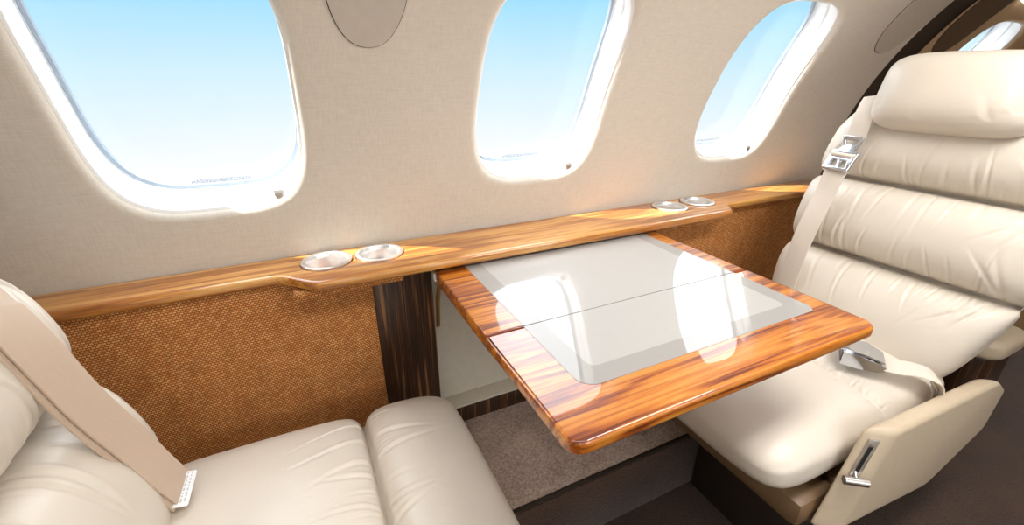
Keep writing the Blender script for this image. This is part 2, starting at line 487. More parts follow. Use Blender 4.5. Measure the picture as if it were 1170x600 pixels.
V, F = shell_patch('', 4.945, 7.4, -2.0, S1, None, 0, -1)
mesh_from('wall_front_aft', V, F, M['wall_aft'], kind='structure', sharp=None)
def bulkhead(name, x, mat, t=0.06):
    pts = [(R0+0.1, ZF-ZC)]
    n = 48
    ol = [(YC-2.36, ZF)] + [(YC-2.36*math.cos(math.pi*j/n), ZC+2.36*math.sin(math.pi*j/n)) for j in range(n+1)] + [(YC+2.36, ZF)]
    return slab(name, [ol], t, 0.0, lambda a, b, c: (x+c, a, b), mat, kind='structure')
bulkhead('wall_right', 7.43, M['wall_aft'])
bulkhead('wall_left', XL-0.03, M['cream_panel'])

# flush oval covers in the side panel
def oval_cover(xc, hw, label, mat, sc, hs):
    root = thing('oval_cover', label, 'wall cover', shell_pt(xc, sc-hs, 0.0), None)
    def disc(name, grow, d0, d1, mat):
        V = []
        rows = [(0.0, d0), (0.3, d0), (0.6, d0), (0.9, d0), (1.0, d0), (1.0, d1)]
        for k, d in rows:
            for p in sup(xc, sc, (hw+grow)*max(k, 1e-3), (hs+grow)*max(k, 1e-3), 2.35, 72): V.append(shell_pt(p[0], p[1], d))
        F = grid_faces(len(rows), 72); F.append(tuple(range(72)))
        return mesh_from(name, V, F, mat, root, sharp=40)
    disc('surround', 0.003, -0.003, 0.02, M['dark_gap'])
    disc('cover', -0.001, -0.007, 0.02, mat)
    return root
oval_cover(0.385, 0.178, 'grey oval cover flush in the cream wall between the left and middle windows', M['oval'], 1.64, 0.42)
oval_cover(4.37, 0.235, 'grey oval cover high on the cream wall right of the third window', M['oval'], 1.69, 0.42)
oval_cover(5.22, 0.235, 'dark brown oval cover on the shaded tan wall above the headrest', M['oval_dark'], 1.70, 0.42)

# floor
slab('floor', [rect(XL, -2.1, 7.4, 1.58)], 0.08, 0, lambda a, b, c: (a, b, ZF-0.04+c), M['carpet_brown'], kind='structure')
# raised side floor with a dropped aisle edge
PY = 2.37
RZ = -2.28
slab('floor_side', [rect(XL, 1.58, 7.4, 2.6)], RZ-ZF+0.08, 0.012, lambda a, b, c: (a, b, (RZ+ZF-0.08)/2+c), M['carpet_taupe'], kind='structure')
box('floor_riser', (XL, 7.4, 1.560, 1.582, ZF, RZ-0.012), 0.003, M['carpet_brown'], kind='structure')
box('trim_2', (XL, 7.4, 1.566, 1.590, RZ-0.012, RZ+0.006), 0.004, M['brown'], kind='structure')
# front side of the aisle gets its own shoulder below the far wall
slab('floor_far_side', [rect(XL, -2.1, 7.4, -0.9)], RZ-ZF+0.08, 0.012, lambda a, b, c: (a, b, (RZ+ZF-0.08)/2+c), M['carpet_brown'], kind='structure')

# ------------------------------------------------------------------ side wall below the ledge
LT, LB = -0.93, -0.985            # ledge top and underside
p0 = (0.0, PY)
o = slab('basket_weave_panel', [rpoly(rect(XL, RZ, 0.275, LB-0.010), 0.005)], 0.05, 0.004, lambda a, b, c: (a, PY+0.025+c, b), M['woven'], origin=(-0.8, PY, RZ))
tag(o, 'brown basket weave wall panel under the ledge beside the left seat', 'wall panel')
o = slab('basket_weave_panel', [rpoly(rect(2.36, RZ, XE, LB-0.010), 0.005)], 0.05, 0.004, lambda a, b, c: (a, PY+0.025+c, b), M['woven'], origin=(3.4, PY, RZ))
tag(o, 'brown basket weave wall panel under the right end of the ledge', 'wall panel')
o = slab('veneer_post', [rpoly(rect(0.275, RZ, 0.618, LB-0.010), 0.006)], 0.13, 0.006, lambda a, b, c: (a, PY+0.06+c, b), M['wood_post'], origin=(0.45, PY, RZ))
tag(o, 'dark striped veneer post left of the folding table', 'post')
o = slab('veneer_post', [rpoly(rect(2.20, RZ, 2.36, LB-0.010), 0.006)], 0.13, 0.006, lambda a, b, c: (a, PY+0.06+c, b), M['wood_post'], origin=(2.28, PY, RZ))
tag(o, 'dark striped veneer post hidden at the far right corner of the folding table', 'post')
slab('wall_recess', [rect(0.60, RZ+0.1, 2.22, LB)], 0.03, 0, lambda a, b, c: (a, PY+0.135+c, b), M['cream_panel'], kind='structure')
box('trim_3', (0.612, 2.205, PY-0.005, PY+0.13, RZ+0.135, RZ+0.155), 0.004, M['cream_panel'], kind='structure')
box('baseboard_back', (0.612, 2.205, PY, PY+0.10, RZ, RZ+0.136), 0.003, M['wood_post'], kind='structure')
# soft woven soffits under the wide parts of the ledge
def soffit(x0, x1, label):
    V, F = box_data(x0, x1, 2.22, PY+0.01, LB-0.055, LB-0.008, 0.02, 3)
    o = mesh_from('woven_soffit', V, F, M['woven'], origin=((x0+x1)/2, 2.3, LB-0.055)); tag(o, label, 'padded strip')
soffit(-0.12, 0.43, 'woven padded strip under the two left cup holders')
soffit(2.46, 2.93, 'woven padded strip under the two right cup holders')

# ledge
NW, WD = 2.325, 2.155
front = [(XL, NW), (-0.20, NW)]
def smoothstep(t): return t*t*(3-2*t)
for i in range(1, 13): front.append((-0.20+0.22*i/12, NW+(WD-NW)*smoothstep(i/12)))
front.append((2.85, WD-0.01))
for i in range(1, 13): front.append((2.85+0.17*i/12, WD-0.01+(NW-0.03-WD+0.01)*smoothstep(i/12)))
front += [(XE-0.01, NW-0.04), (XE-0.01, 2.592), (XL, 2.592)]
CUPS = [(0.066, 2.430), (0.345, 2.423), (2.515, 2.425), (2.815, 2.440)]
CR = 0.125
ledge = thing('side_ledge', 'long glossy wood ledge with four round cup holders running below the windows', 'ledge', (1.0, 2.4, LB))
slab('ledge_top', [front]+[circle(x, y, CR+0.001) for x, y in CUPS], LT-LB, 0.022, lambda a, b, c: (a, b, (LT+LB)/2+c), M['wood_ledge'], ledge, res=5)
for i, (x, y) in enumerate(CUPS):
    prof = [(CR-0.002, -0.03), (CR+0.006, 0.002), (CR+0.006, 0.006), (CR, 0.010), (CR-0.014, 0.009), (CR-0.021, 0.002), (CR-0.024, -0.02), (CR-0.028, -0.13), (CR-0.036, -0.142)]
    V, F = lathe_data((x, y, LT), prof)
    mesh_from('cup_holder', V, F, M['aluminium'], ledge, label='satin metal cup holder')

# ------------------------------------------------------------------ folding table
TZ = -1.0; TT = 0.055
table = thing('folding_table', 'glossy wood folding table with cream inlay between the two facing seats', 'table', (1.37, 2.2, TZ-TT))
TX0, TX1, TY0, TYF, TY1 = 0.585, 2.165, 0.800, 1.464, 2.25
zt = lambda a, b, c: (a, b, TZ-TT/2+c)
IX0, IX1, IY0 = 0.765, 2.055, 1.005; BW = 0.092
inner_cut = [(IX0, TYF+0.004), (IX0, TY1), (IX1, TY1), (IX1, TYF+0.004)]
l1 = slab('inner_leaf', [rpoly(rect(TX0+0.008, TYF+0.003, TX1-0.008, TY1), [0.01, 0.01, 0.004, 0.004])], TT, 0.008, zt, M['wood_table'], table)
l2 = slab('outer_leaf', [rpoly(rect(TX0, TY0, TX1, TYF-0.003), [0.06, 0.06, 0.008, 0.008], 8)], TT, 0.014, zt, M['wood_table'], table, res=4)
def inlay(name, outl, mat, par, dz):
    slab(name, outl, 0.006, 0.0, lambda a, b, c: (a, b, TZ-0.003+dz+c), mat, par)
# band and field, flush with the veneer
inlay('inlay_band', [[(IX0, TYF+0.003), (IX0+BW, TYF+0.003), (IX0+BW, TY1-0.02), (IX0, TY1-0.02)]], M['band_gloss'], l1, 0.0012)
inlay('inlay_band', [[(IX1-BW, TYF+0.003), (IX1, TYF+0.003), (IX1, TY1-0.02), (IX1-BW, TY1-0.02)]], M['band_gloss'], l1, 0.0012)
inlay('inlay_field', [rect(IX0+BW, TYF+0.003, IX1-BW, TY1-0.02)], M['cream_gloss'], l1, 0.0012)
u_out = [(IX0, TYF-0.003), (IX0, IY0), (IX1, IY0), (IX1, TYF-0.003)]
u_in = [(IX1-BW, TYF-0.003), (IX1-BW, IY0+BW), (IX0+BW, IY0+BW), (IX0+BW, TYF-0.003)]
band = rpoly(u_out, [0, 0.07, 0.05, 0])+rpoly(u_in, [0, 0.035, 0.035, 0])
inlay('inlay_band', [band], M['band_gloss'], l2, 0.0012)
inlay('inlay_field', [rpoly([(IX0+BW, TYF-0.003), (IX0+BW, IY0+BW), (IX1-BW, IY0+BW), (IX1-BW, TYF-0.003)], [0, 0.035, 0.035, 0])], M['cream_gloss'], l2, 0.0012)
box('under_frame', (TX0+0.02, TX1-0.02, TYF+0.05, TY1+0.05, TZ-TT-0.035, TZ-TT), 0.006, M['wood_table'], table)
for x in (TX0+0.012, TX1-0.05):
    box('hinge', (x, x+0.03, TYF-0.05, TYF+0.06, TZ-TT-0.022, TZ-TT+0.004), 0.006, M['brass'], table)
    # folding support arm in the pocket behind
    V, F = merge([tube_data([(x+0.025, TY1-0.04, TZ-TT-0.02), (x+0.022, TY1+0.02, TZ-TT-0.16), (x+0.02, TY1+0.05, TZ-TT-0.36)], 0.012),
                  box_data(x+0.0, x+0.04, TY1-0.06, TY1+0.0, TZ-TT-0.03, TZ-TT+0.0, 0.004)])
    mesh_from('support_arm', V, F, M['brass'], table)
box('corner_cap', (TX0+0.002, TX0+0.03, TY1-0.055, TY1-0.02, TZ-TT-0.012, TZ-0.016), 0.006, M['white_plastic'], table)

# ------------------------------------------------------------------ soft seats
def section(n, m=420, front_share=0.66):
    """unit superellipse outline resampled by arc length, denser on the front"""
    t = np.linspace(0, 2*np.pi, 20001)
    c, s = np.cos(t), np.sin(t)
    x = np.sign(c)*np.abs(c)**(2/n); y = np.sign(s)*np.abs(s)**(2/n)
    y = y*0.35
    d = np.r_[0, np.cumsum(np.hypot(np.diff(x), np.diff(y)))]
    wt = np.where(y[:-1] >= -0.05, 1.0, (1-front_share)/front_share)
    dw = np.r_[0, np.cumsum(np.hypot(np.diff(x), np.diff(y))*wt)]
    q = np.linspace(0, dw[-1], m, endpoint=False)
    return np.interp(q, dw, x), np.interp(q, dw, y)/0.35
def cap(h, H, m0, m1):
    q = 2*h/H-1
    k = np.where(q < 0, m0, m1)
    return np.clip(1-np.abs(q)**k, 0, 1)**(1/k)
def soft_body(H, hw, df, db, frame, creases, nsec=3.6, caps_w=(8, 8), caps_d=(4, 4), nv=420, nu=560, folds=(), crown=0.0, extra=None):
    """upholstered body. frame(w,h,d)->cabin XYZ. creases: (h, depth, width)"""
    cw, cd = section(nsec, nu)
    a = np.linspace(0, np.pi, nv); h = H*(0.5-0.5*np.cos(a))*0.45+H*np.linspace(0, 1, nv)*0.55
    h[0] = H*1e-4; h[-1] = H*(1-1e-4)
    Hh = h[:, None]
    kw = cap(Hh, H, *caps_w); kd = cap(Hh, H, *caps_d)
    w = cw[None, :]*hw(Hh)*kw
    front = cd[None, :] > 0
    DF = df(Hh)*(1+0*w); DB = db(Hh)*(1+0*w)
    depth = np.where(front, DF, DB)
    d = cd[None, :]*depth*kd
    # how far round the section a point lies: 1 on the face, fading round the sides
    face = np.clip((cd[None, :]+0.15)/0.6, 0, 1)*np.ones_like(w)
    disp = np.zeros_like(w)
    for hc, dep, wid in creases:
        hcw = hc+0.0*w
        dh = np.abs(Hh-hcw)
        disp -= dep*np.exp(-(dh/wid)**1.15)*face
        disp -= 0.8*dep*np.exp(-(dh/0.013)**2)*face
    for (w0, hc, side, ln, slant, dep, wid, curve) in folds:
        dh = (Hh-hc)*side
        on = np.clip(dh/0.02, 0, 1)*np.clip(1-dh/ln, 0, 1)**1.2
        x = w-(w0+slant*dh+curve*dh*dh)
        gro = np.exp(-(x/wid)**2)-0.55*np.exp(-((x-1.8*wid)/(1.4*wid))**2)
        disp -= dep*gro*on*np.clip(cd[None, :]*1.5, 0, 1)
    if crown: disp += crown*np.clip(1-(cw[None, :])**2, 0, 1)*np.clip(cd[None, :], 0, 1)*kd
    if extra is not None: disp += extra(w, Hh+0*w)*np.clip(cd[None, :]*1.3, 0, 1)
    d = d+disp*np.where(kd > 0.3, 1, kd/0.3)
    # creases also pull the side walls in a little
    for hc, dep, wid in creases:
        w = w*(1-0.35*dep*np.exp(-((Hh-hc)/(wid*0.8))**2))
    P = frame(w, Hh+0*w, d)
    V = np.stack([c.ravel() for c in P], 1)
    F = grid_faces(nv, nu)
    F.append(tuple(range(nu))[::-1]); F.append(tuple(range((nv-1)*nu, nv*nu)))
    return V, F
def rfolds(rng, creases, wspan, n, ln=(0.10, 0.38), dep=(0.008, 0.017), wid=(0.006, 0.012), fan=0.5):
    out = []
    for hc, sides in creases:
        for sd in sides:
            for i in range(n):
                w0 = -wspan+2*wspan*(i+rng.uniform(0.1, 0.9))/n
                out.append((w0, hc, sd, rng.uniform(*ln), rng.uniform(-fan, fan)*0.3-0.45*w0*fan, rng.uniform(*dep), rng.uniform(*wid), rng.uniform(-0.8, 0.8)))
    return out
def bulges(edges, amp, p=2.6):
    def f(h):
        r = np.zeros_like(h)
        for a, b in zip(edges[:-1], edges[1:]):
            t = (h-(a+b)/2)/((b-a)/2)
            r = np.where(np.abs(t) <= 1, amp*(1-np.abs(t)**p), r)
        return r
    return f
TILT = math.radians(16)
def seat(x_base, yc, sgn, x_rear, x_front, label, cush_creases, headrest, seed, zc_cush=-1.725, zb=-1.78, cy=0.0, cw=0.645):
    """sgn=-1: faces -X (right-hand seat), +1: faces +X"""
    rng = random.Random(seed)
    root = thing('cabin_seat', label, 'seat', (x_base+sgn*0.6, yc, ZF))
    ct, st = math.cos(TILT), math.sin(TILT)
    def bframe(w, h, d): return (x_base-sgn*h*st+sgn*d*ct, yc+np.where(w < 0, w*aisle(h), w), zb+h*ct+d*st)
    hx = [0, 0.15, 0.3, 0.5, 1.15, 1.47, 1.65, 1.95]; hy = [0.52, 0.56, 0.625, 0.65, 0.66, 0.625, 0.56, 0.46]
    hw = lambda h: np.interp(h, hx, hy)
    aisle = lambda h: np.interp(h, [0, 0.15, 0.3, 0.45, 0.65, 1.0], [0.90, 0.91, 0.88, 0.915, 0.97, 1.0])   # tucked in over the armrest
    HB_ = 1.86
    bg = bulges([-0.1, 0.655, 1.155, 1.66, 2.1], 0.09, 2.3)
    cre = [(0.655, 0.085, 0.045), (1.155, 0.08, 0.042)]
    folds = rfolds(rng, [(0.655, (-1, 1)), (1.155, (-1, 1))], 0.6, 11)
    folds += rfolds(rng, [(0.655, (-1, 1)), (1.155, (-1, 1))], 0.62, 26, (0.04, 0.13), (0.005, 0.010), (0.005, 0.008), 0.4)
    folds += [(-0.58*sgn_, hc, sd, 0.26, q*sgn_, 0.012, 0.014, 0.0) for sgn_ in (1, -1) for hc in (0.655, 1.155) for sd, q in ((1, 0.9), (1, 0.45), (-1, 1.0), (-1, 0.5))]
    V, F = soft_body(HB_, hw, lambda h: 0.135+bg(h), lambda h: 0.13+0*h, bframe, cre, 3.4, (7, 5), (5, 4.5), folds=folds)
    back = fix_normals(mesh_from('backrest', V, F, M['leather'], root, sharp=None))
    # cushion: h from rear to front, d up
    Lc = abs(x_front-x_rear)
    def cframe(w, h, d): return (x_rear+sgn*h, yc+cy+w, zc_cush+d)
    edges = [-0.25]+[c[0] for c in cush_creases]+[Lc+0.10]
    cb = bulges(edges, 0.035, 3.0)
    cf = rfolds(rng, [(c[0], (-1, 1)) for c in cush_creases if c[1] > 0.03], 0.58, 9, (0.14, 0.45), (0.007, 0.017), (0.006, 0.012), 0.7)
    cf += rfolds(rng, [(c[0], (-1, 1)) for c in cush_creases], 0.58, 24, (0.04, 0.14), (0.004, 0.008), (0.005, 0.008), 0.4)
    V, F = soft_body(Lc, lambda h: cw+0*h, lambda h: 0.125+cb(h), lambda h: 0.20+0*h, cframe, cush_creases, 3.6, (10, 9), (6, 3.0), folds=cf, crown=0.03)
    cush = fix_normals(mesh_from('seat_cushion', V, F, M['leather'], root, sharp=None))
    if headrest:
        hh = 0.44
        def hframe(w, h, d): return bframe(w-0.005, h+1.455, d+0.235)
        hf = [(w0, hc, sd, ln, sl, 0.006, 0.022, 0.0) for (w0, hc, sd, ln, sl) in
              ((-0.31, 0.10, 1, 0.26, 0.12), (-0.22, 0.06, 1, 0.16, 0.35), (0.31, 0.1, 1, 0.25, -0.12), (0.10, 0.04, 1, 0.15, -0.35))]
        V, F = soft_body(hh, lambda h: 0.375+0*h, lambda h: 0.155+0*h, lambda h: 0.10+0*h, hframe, [], 3.0, (5, 5), (2.6, 2.6), 140, 240, folds=hf, crown=0.02)
        fix_normals(mesh_from('headrest', V, F, M['leather'], root, sharp=None))
    # base shell and pedestal
    xf, xr = x_front-sgn*0.22, x_rear+sgn*0.05
    xa, xb = min(xf, xr), max(xf, xr)
    xm = xf-sgn*0.30
    fr = box('base_shell', (min(xf, xm), max(xf, xm), yc-0.56, yc+0.60, -2.10, -1.93), 0.05, M['base_tan'], root)
    box('base_shell', (min(xm-sgn*0.012, xr), max(xm-sgn*0.012, xr), yc-0.56, yc+0.60, -2.10, -1.93), 0.05, M['base_tan'], root)
    xp = (xa+xb)/2
    box('pedestal', (xp-0.38, xp+0.38, 0.86, 1.55, ZF, -2.095), 0.02, M['brown'], root)
    return root, back, cush
sr, rback, rcush = seat(3.165, 1.30, -1, 3.28, 1.70, 'cream leather seat with headrest on the right, facing left behind the table', [(0.70, 0.012, 0.03)], True, 11, cy=0.065, cw=0.60)
sl, lback, lcush = seat(-0.79, 1.385, 1, -0.86, 0.575, 'cream leather seat in the left foreground, facing right towards the table', [(0.95, 0.06, 0.045)], False, 5, zb=-1.70)

# aisle-side armrest of the right seat, stowed low, with its pull handle
AY0, AY1 = 0.635, 0.725
arm_ol = rpoly([(2.02, -2.06), (2.215, -1.505), (3.36, -1.61), (3.53, -1.72), (3.50, -2.02), (2.95, -2.235)], [0.03, 0.05, 0.10, 0.06, 0.10, 0.2], 8)
arm = slab('armrest', [arm_ol], AY1-AY0, 0.034, lambda a, b, c: (a-1.3*c, (AY0+AY1)/2+c, b), M['leather_arm'], sr, res=6)
# front face frame: origin at the handle, u up along the face, v across, n outwards
fu = Vector((0.195, 0, 0.555)).normalized(); fv = Vector((-1.3, 1.0, 0)).normalized(); fn_ = fu.cross(fv).normalized()
f0 = Vector((2.158, (AY0+AY1)/2, -1.66))+fn_*0.003
def fmap(a, b, c): return tuple(f0+fv*a+fu*b+fn_*c)
slab('handle_plate', [rpoly(rect(-0.022, -0.10, 0.022, 0.11), 0.006), rpoly(rect(-0.009, -0.075, 0.009, 0.07), 0.004)], 0.012, 0.003, fmap, M['steel'], arm)
slab('handle_slot', [rect(-0.010, -0.077, 0.010, 0.072)], 0.004, 0.0, fmap, M['black'], arm)
V, F = merge([tube_data([fmap(-0.050, -0.105, 0.03), fmap(0.050, -0.105, 0.03)], 0.020, 20), tube_data([fmap(0, -0.075, -0.002), fmap(0, -0.10, 0.028)], 0.009)])
mesh_from('pull_handle', V, F, M['steel'], arm)

# ------------------------------------------------------------------ belts
def bvh_of(objs):
    V, F = [], []
    for o in objs:
        off = Vector((0,0,0)); p = o.parent
        while p: off += p.location; p = p.parent
        b = len(V); V += [v.co+off for v in o.data.vertices]; F += [tuple(i+b for i in p.vertices) for p in o.data.polygons]
    return BVHTree.FromPolygons(V, F)
def catmull(pts, n):
    P = np.array([pts[0]]+list(pts)+[pts[-1]], float); out = []
    for i in range(1, len(P)-2):
        for t in np.linspace(0, 1, n, endpoint=False):
            a, b, c, d = P[i-1], P[i], P[i+1], P[i+2]
            out.append(0.5*((2*b)+(-a+c)*t+(2*a-5*b+4*c-d)*t*t+(-a+3*b-3*c+d)*t**3))
    out.append(P[-2]); return np.array(out)
def ribbon(name, C, Wd, Nn, width, thick, mat, parent, nw=7):
    """strap along centres C with across vectors Wd and normals Nn"""
    V = []; UV = []
    ln = np.r_[0, np.cumsum(np.linalg.norm(np.diff(C, axis=0), axis=1))]
    sec = [(-1+2*i/(nw-1), 0.5) for i in range(nw)]+[(1-2*i/(nw-1), -0.5) for i in range(nw)]
    for i in range(len(C)):
        for a, b in sec:
            b2 = b*(1 if abs(a) < 0.99 else 0.55)
            V.append(C[i]+Wd[i]*(a*width/2)+Nn[i]*(b2*thick)); UV.append((ln[i], a*0.5+0.5))
    nu = len(sec); F = grid_faces(len(C), nu); F.append(tuple(range(nu))[::-1]); F.append(tuple(range((len(C)-1)*nu, len(C)*nu)))
    o = mesh_from(name, V, F, mat, parent, uvs=UV, sharp=45); return fix_normals(o)
def drape(objs, yz, sgn, width, lift=0.012, n=14, smooth=9, bridge=5):
    """lay a strap on the seat: sweep points in the (Y,z) plane onto the upholstery along X"""
    bv = bvh_of(objs); P = catmull(yz, n)
    T = np.gradient(P, axis=0); T /= np.linalg.norm(T, axis=1)[:, None]
    A = np.stack([-T[:, 1], T[:, 0]], 1)
    X = np.zeros((len(P), 7))
    last = None
    for i in range(len(P)):
        for k, a in enumerate(np.linspace(-1, 1, 7)):
            q = P[i]+A[i]*(a*width/2)
            org = W((sgn*8.0+1.3, q[0], q[1]))
            hit = bv.ray_cast(org, Vector((-sgn, 0, 0)))
            X[i, k] = hit[0].x/S if hit[0] is not None else np.nan
    # flat across the width: outermost contact of the middle points, then bridge hollows along the length
    mid = np.nanmax(sgn*X[:, 1:6], axis=1)
    for i in range(len(mid)):
        if np.isnan(mid[i]): mid[i] = mid[i-1] if i else 0
    env = np.array([mid[max(0, i-bridge):i+bridge+1].max() for i in range(len(mid))])
    ker = np.hanning(smooth+2)[1:-1]; ker /= ker.sum()
    pad = np.r_[[env[0]]*(smooth//2), env, [env[-1]]*(smooth//2)]
    env = np.convolve(pad, ker, 'valid')
    env = np.maximum(env, mid-0.01)
    # side slope of the seat across the strap
    sl_ = np.array([(sgn*X[i, 5]-sgn*X[i, 1]) for i in range(len(P))])/(width*0.67); sl_ = np.nan_to_num(sl_)
    pad = np.r_[[sl_[0]]*(smooth//2), sl_, [sl_[-1]]*(smooth//2)]; sl_ = np.clip(np.convolve(pad, ker, 'valid'), -0.6, 0.6)
    C = np.stack([sgn*(env+lift), P[:, 0], P[:, 1]], 1)
    Wd = np.stack([sgn*sl_, A[:, 0], A[:, 1]], 1); Wd /= np.linalg.norm(Wd, axis=1)[:, None]
    T3 = np.gradient(C, axis=0); T3 /= np.linalg.norm(T3, axis=1)[:, None]
    Nn = np.cross(Wd, T3); Nn *= np.sign(Nn[:, 0]*sgn)[:, None]; Nn /= np.linalg.norm(Nn, axis=1)[:, None]
    return C, Wd, T3, Nn

def strap_path(pts, ups, width, n=10):
    C = catmull(pts, n); U = catmull(ups, n); U /= np.linalg.norm(U, axis=1)[:, None]
    T = np.gradient(C, axis=0); T /= np.linalg.norm(T, axis=1)[:, None]
    Wv = np.cross(T, U); Wv /= np.linalg.norm(Wv, axis=1)[:, None]
    Nn = np.cross(Wv, T); return C, Wv, T, Nn
# shoulder strap on the right seat with a chrome adjuster
RS = [(1.715, -0.13), (1.70, -0.24), (1.70, -0.38), (1.705, -0.55), (1.71, -0.82), (1.72, -1.24), (1.73, -1.50)]
C, Wd, T3, Nn = drape([rback], RS, -1, 0.14, bridge=13, smooth=21)
belt = thing('shoulder_belt', 'cream shoulder belt with chrome adjuster hanging down the right seat back', 'seat belt', (C[-1][0], C[-1][1], C[-1][2]))
kb = int(np.argmin(np.abs(C[:, 2]+0.535))); kt = int(np.argmin(np.abs(C[:, 2]+0.405)))
ribbon('webbing', C[kb:], Wd[kb:], Nn[kb:], 0.142, 0.010, M['belt_cream'], belt)
ribbon('upper_webbing', C[:kt+1], Wd[:kt+1], Nn[:kt+1], 0.125, 0.010, M['belt_cream'], belt)
def local(i, lift=0.0):
    c, a, t, n = Vector(C[i]), Vector(Wd[i]), Vector(T3[i]), Vector(Nn[i])
    if t.z < 0: t = -t
    return lambda u, v, w: tuple(c+a*u+t*v+n*(w+lift))
fm = local(kb, 0.018)
slab('adjuster', [rpoly(rect(-0.085, -0.07, 0.085, 0.075), 0.014), rpoly(rect(-0.062, 0.022, 0.062, 0.055), 0.008),
                  rpoly([(-0.06, -0.045), (-0.03, -0.045), (-0.015, 0.0), (-0.045, 0.0)], 0.005), rpoly([(0.0, -0.045), (0.03, -0.045), (0.045, 0.0), (0.015, 0.0)], 0.005)],
     0.022, 0.006, fm, M['chrome'], belt)
V, F = tube_data([fm(-0.075, 0.04, 0.004), fm(0.075, 0.04, 0.004)], 0.016, 12)
mesh_from('webbing_loop', V, F, M['belt_cream'], belt)
fm2 = local(kt, 0.02)
slab('hook_ring', [rpoly([(-0.075, 0.03), (0.075, 0.03), (0.045, -0.055), (0.0, -0.075), (-0.045, -0.055)], 0.014), rpoly([(-0.05, 0.012), (0.05, 0.012), (0.03, -0.03), (-0.03, -0.03)], 0.008)],
     0.016, 0.005, fm2, M['chrome'], belt)
slab('tongue', [rpoly([(-0.03, 0.055), (0.03, 0.055), (0.065, 0.0), (-0.065, 0.0)], 0.01)], 0.012, 0.003, lambda a, b, c: fm(a, b+0.065, c), M['chrome'], belt)

# folded shoulder strap across the left seat
LS = [(-0.97, 1.70, -0.42), (-0.89, 1.69, -0.57), (-0.84, 1.655, -0.635), (-0.79, 1.632, -0.768), (-0.74, 1.636, -0.988), (-0.69, 1.668, -1.2), (-0.645, 1.679, -1.367), (-0.612, 1.70, -1.502)]
LU = [(0.9, 0, 0.7), (0.95, -0.1, 0.55), (1, -0.2, 0.35), (1, -0.25, 0.25), (1, -0.25, 0.25), (1, -0.25, 0.3), (1, -0.2, 0.35), (1, -0.2, 0.4)]
C2, Wd2, T32, Nn2 = strap_path(LS, LU, 0.18, 14)
belt2 = thing('shoulder_belt', 'folded tan shoulder belt with white tag lying across the left seat back', 'seat belt', (C2[-1][0], C2[-1][1], C2[-1][2]))
ribbon('webbing', C2, Wd2, Nn2, 0.15, 0.012, M['belt_pink'], belt2)
C2b = C2-Nn2*0.013-Wd2*(np.sign(Wd2[:, 1:2])*0.013); ribbon('folded_webbing', C2b, Wd2, Nn2, 0.155, 0.012, M['belt_pink'], belt2)
e = len(C2)-2
c_, a_, t_, n_ = Vector(C2b[e]), Vector(Wd2[e]), Vector(T32[e]), Vector(Nn2[e])
t_ = (t_*0.35+Vector((1, 0, 0.05))).normalized(); n_ = a_.cross(t_).normalized()
if n_.z < 0: n_ = -n_
tm = lambda u, v, w: tuple(c_+a_*u+t_*v+n_*(w+0.014))
tagp = slab('care_tag', [rpoly(rect(-0.075, -0.03, 0.075, 0.045), 0.006)], 0.005, 0.001, tm, M['paper'], belt2)
P = []
for row in range(5):
    rng = random.Random(row); u = -0.07
    while u < 0.05:
        w_ = rng.uniform(0.006, 0.018); v_ = -0.022+row*0.0125
        P.append(([tm(u, v_, 0.004), tm(u+w_, v_, 0.004), tm(u+w_, v_+0.005, 0.004), tm(u, v_+0.005, 0.004)], [(0,1,2,3)])); u += w_+0.006
mesh_from('tag_print', *merge(P), M['ink_light'], tagp, sharp=None)

# lap belt with buckle on the right seat cushion
lap = thing('lap_belt', 'cream lap belt with chrome buckle lying on the right seat cushion', 'seat belt', (2.80, 1.0, -1.55))
CT = -1.535
pts = [(2.95, 0.745, CT-0.10), (2.945, 0.750, CT-0.02), (2.915, 0.775, CT+0.03), (2.86, 0.845, CT+0.045), (2.81, 0.91, CT+0.035), (2.77, 0.975, CT+0.035)]
ups = [(0.6, -0.75, 0.1), (0.55, -0.7, 0.35), (0.25, -0.3, 0.9), (0.05, -0.05, 1), (0, 0, 1), (0, 0, 1)]
C3, W3, T3_, N3 = strap_path(pts, ups, 0.1)
ribbon('webbing', C3, W3, N3, 0.15, 0.010, M['belt_cream'], lap)
e = len(C3)-1
c3, w3, t3, n3 = Vector(C3[e]), Vector(W3[e]), Vector(T3_[e]), Vector(N3[e])
bmf = lambda u, v, w: tuple(c3+w3*u+t3*v+n3*w)
# buckle: tapered folded body, lift cover and open mouth
def loft(secs):
    V = []
    for v, hw_, h0, h1 in secs:
        V += [bmf(-hw_, v, h0), bmf(hw_, v, h0), bmf(hw_, v, h1), bmf(-hw_, v, h1)]
    F = grid_faces(len(secs), 4); F.append((3, 2, 1, 0)); k = 4*(len(secs)-1); F.append((k, k+1, k+2, k+3)); return V, F
bod = fix_normals(mesh_from('buckle', *loft([(-0.03, 0.070, -0.012, 0.014), (0.0, 0.085, -0.018, 0.034), (0.08, 0.095, -0.022, 0.055), (0.175, 0.095, -0.022, 0.062)]), M['chrome'], lap, sharp=20))
mesh_from('buckle_mouth', *loft([(0.1752, 0.080, -0.012, 0.046), (0.1775, 0.080, -0.012, 0.046)]), M['black'], bod, sharp=20)
fix_normals(mesh_from('lift_cover', *loft([(-0.02, 0.066, 0.030, 0.038), (0.06, 0.082, 0.055, 0.066), (0.195, 0.075, 0.064, 0.073)]), M['chrome'], bod, sharp=20))
V, F = tube_data([(2.93, 0.74, CT-0.10), (2.90, 0.738, CT-0.03), (2.885, 0.765, CT+0.01)], 0.010, 10)
mesh_from('anchor_pin', V, F, M['steel'], lap)

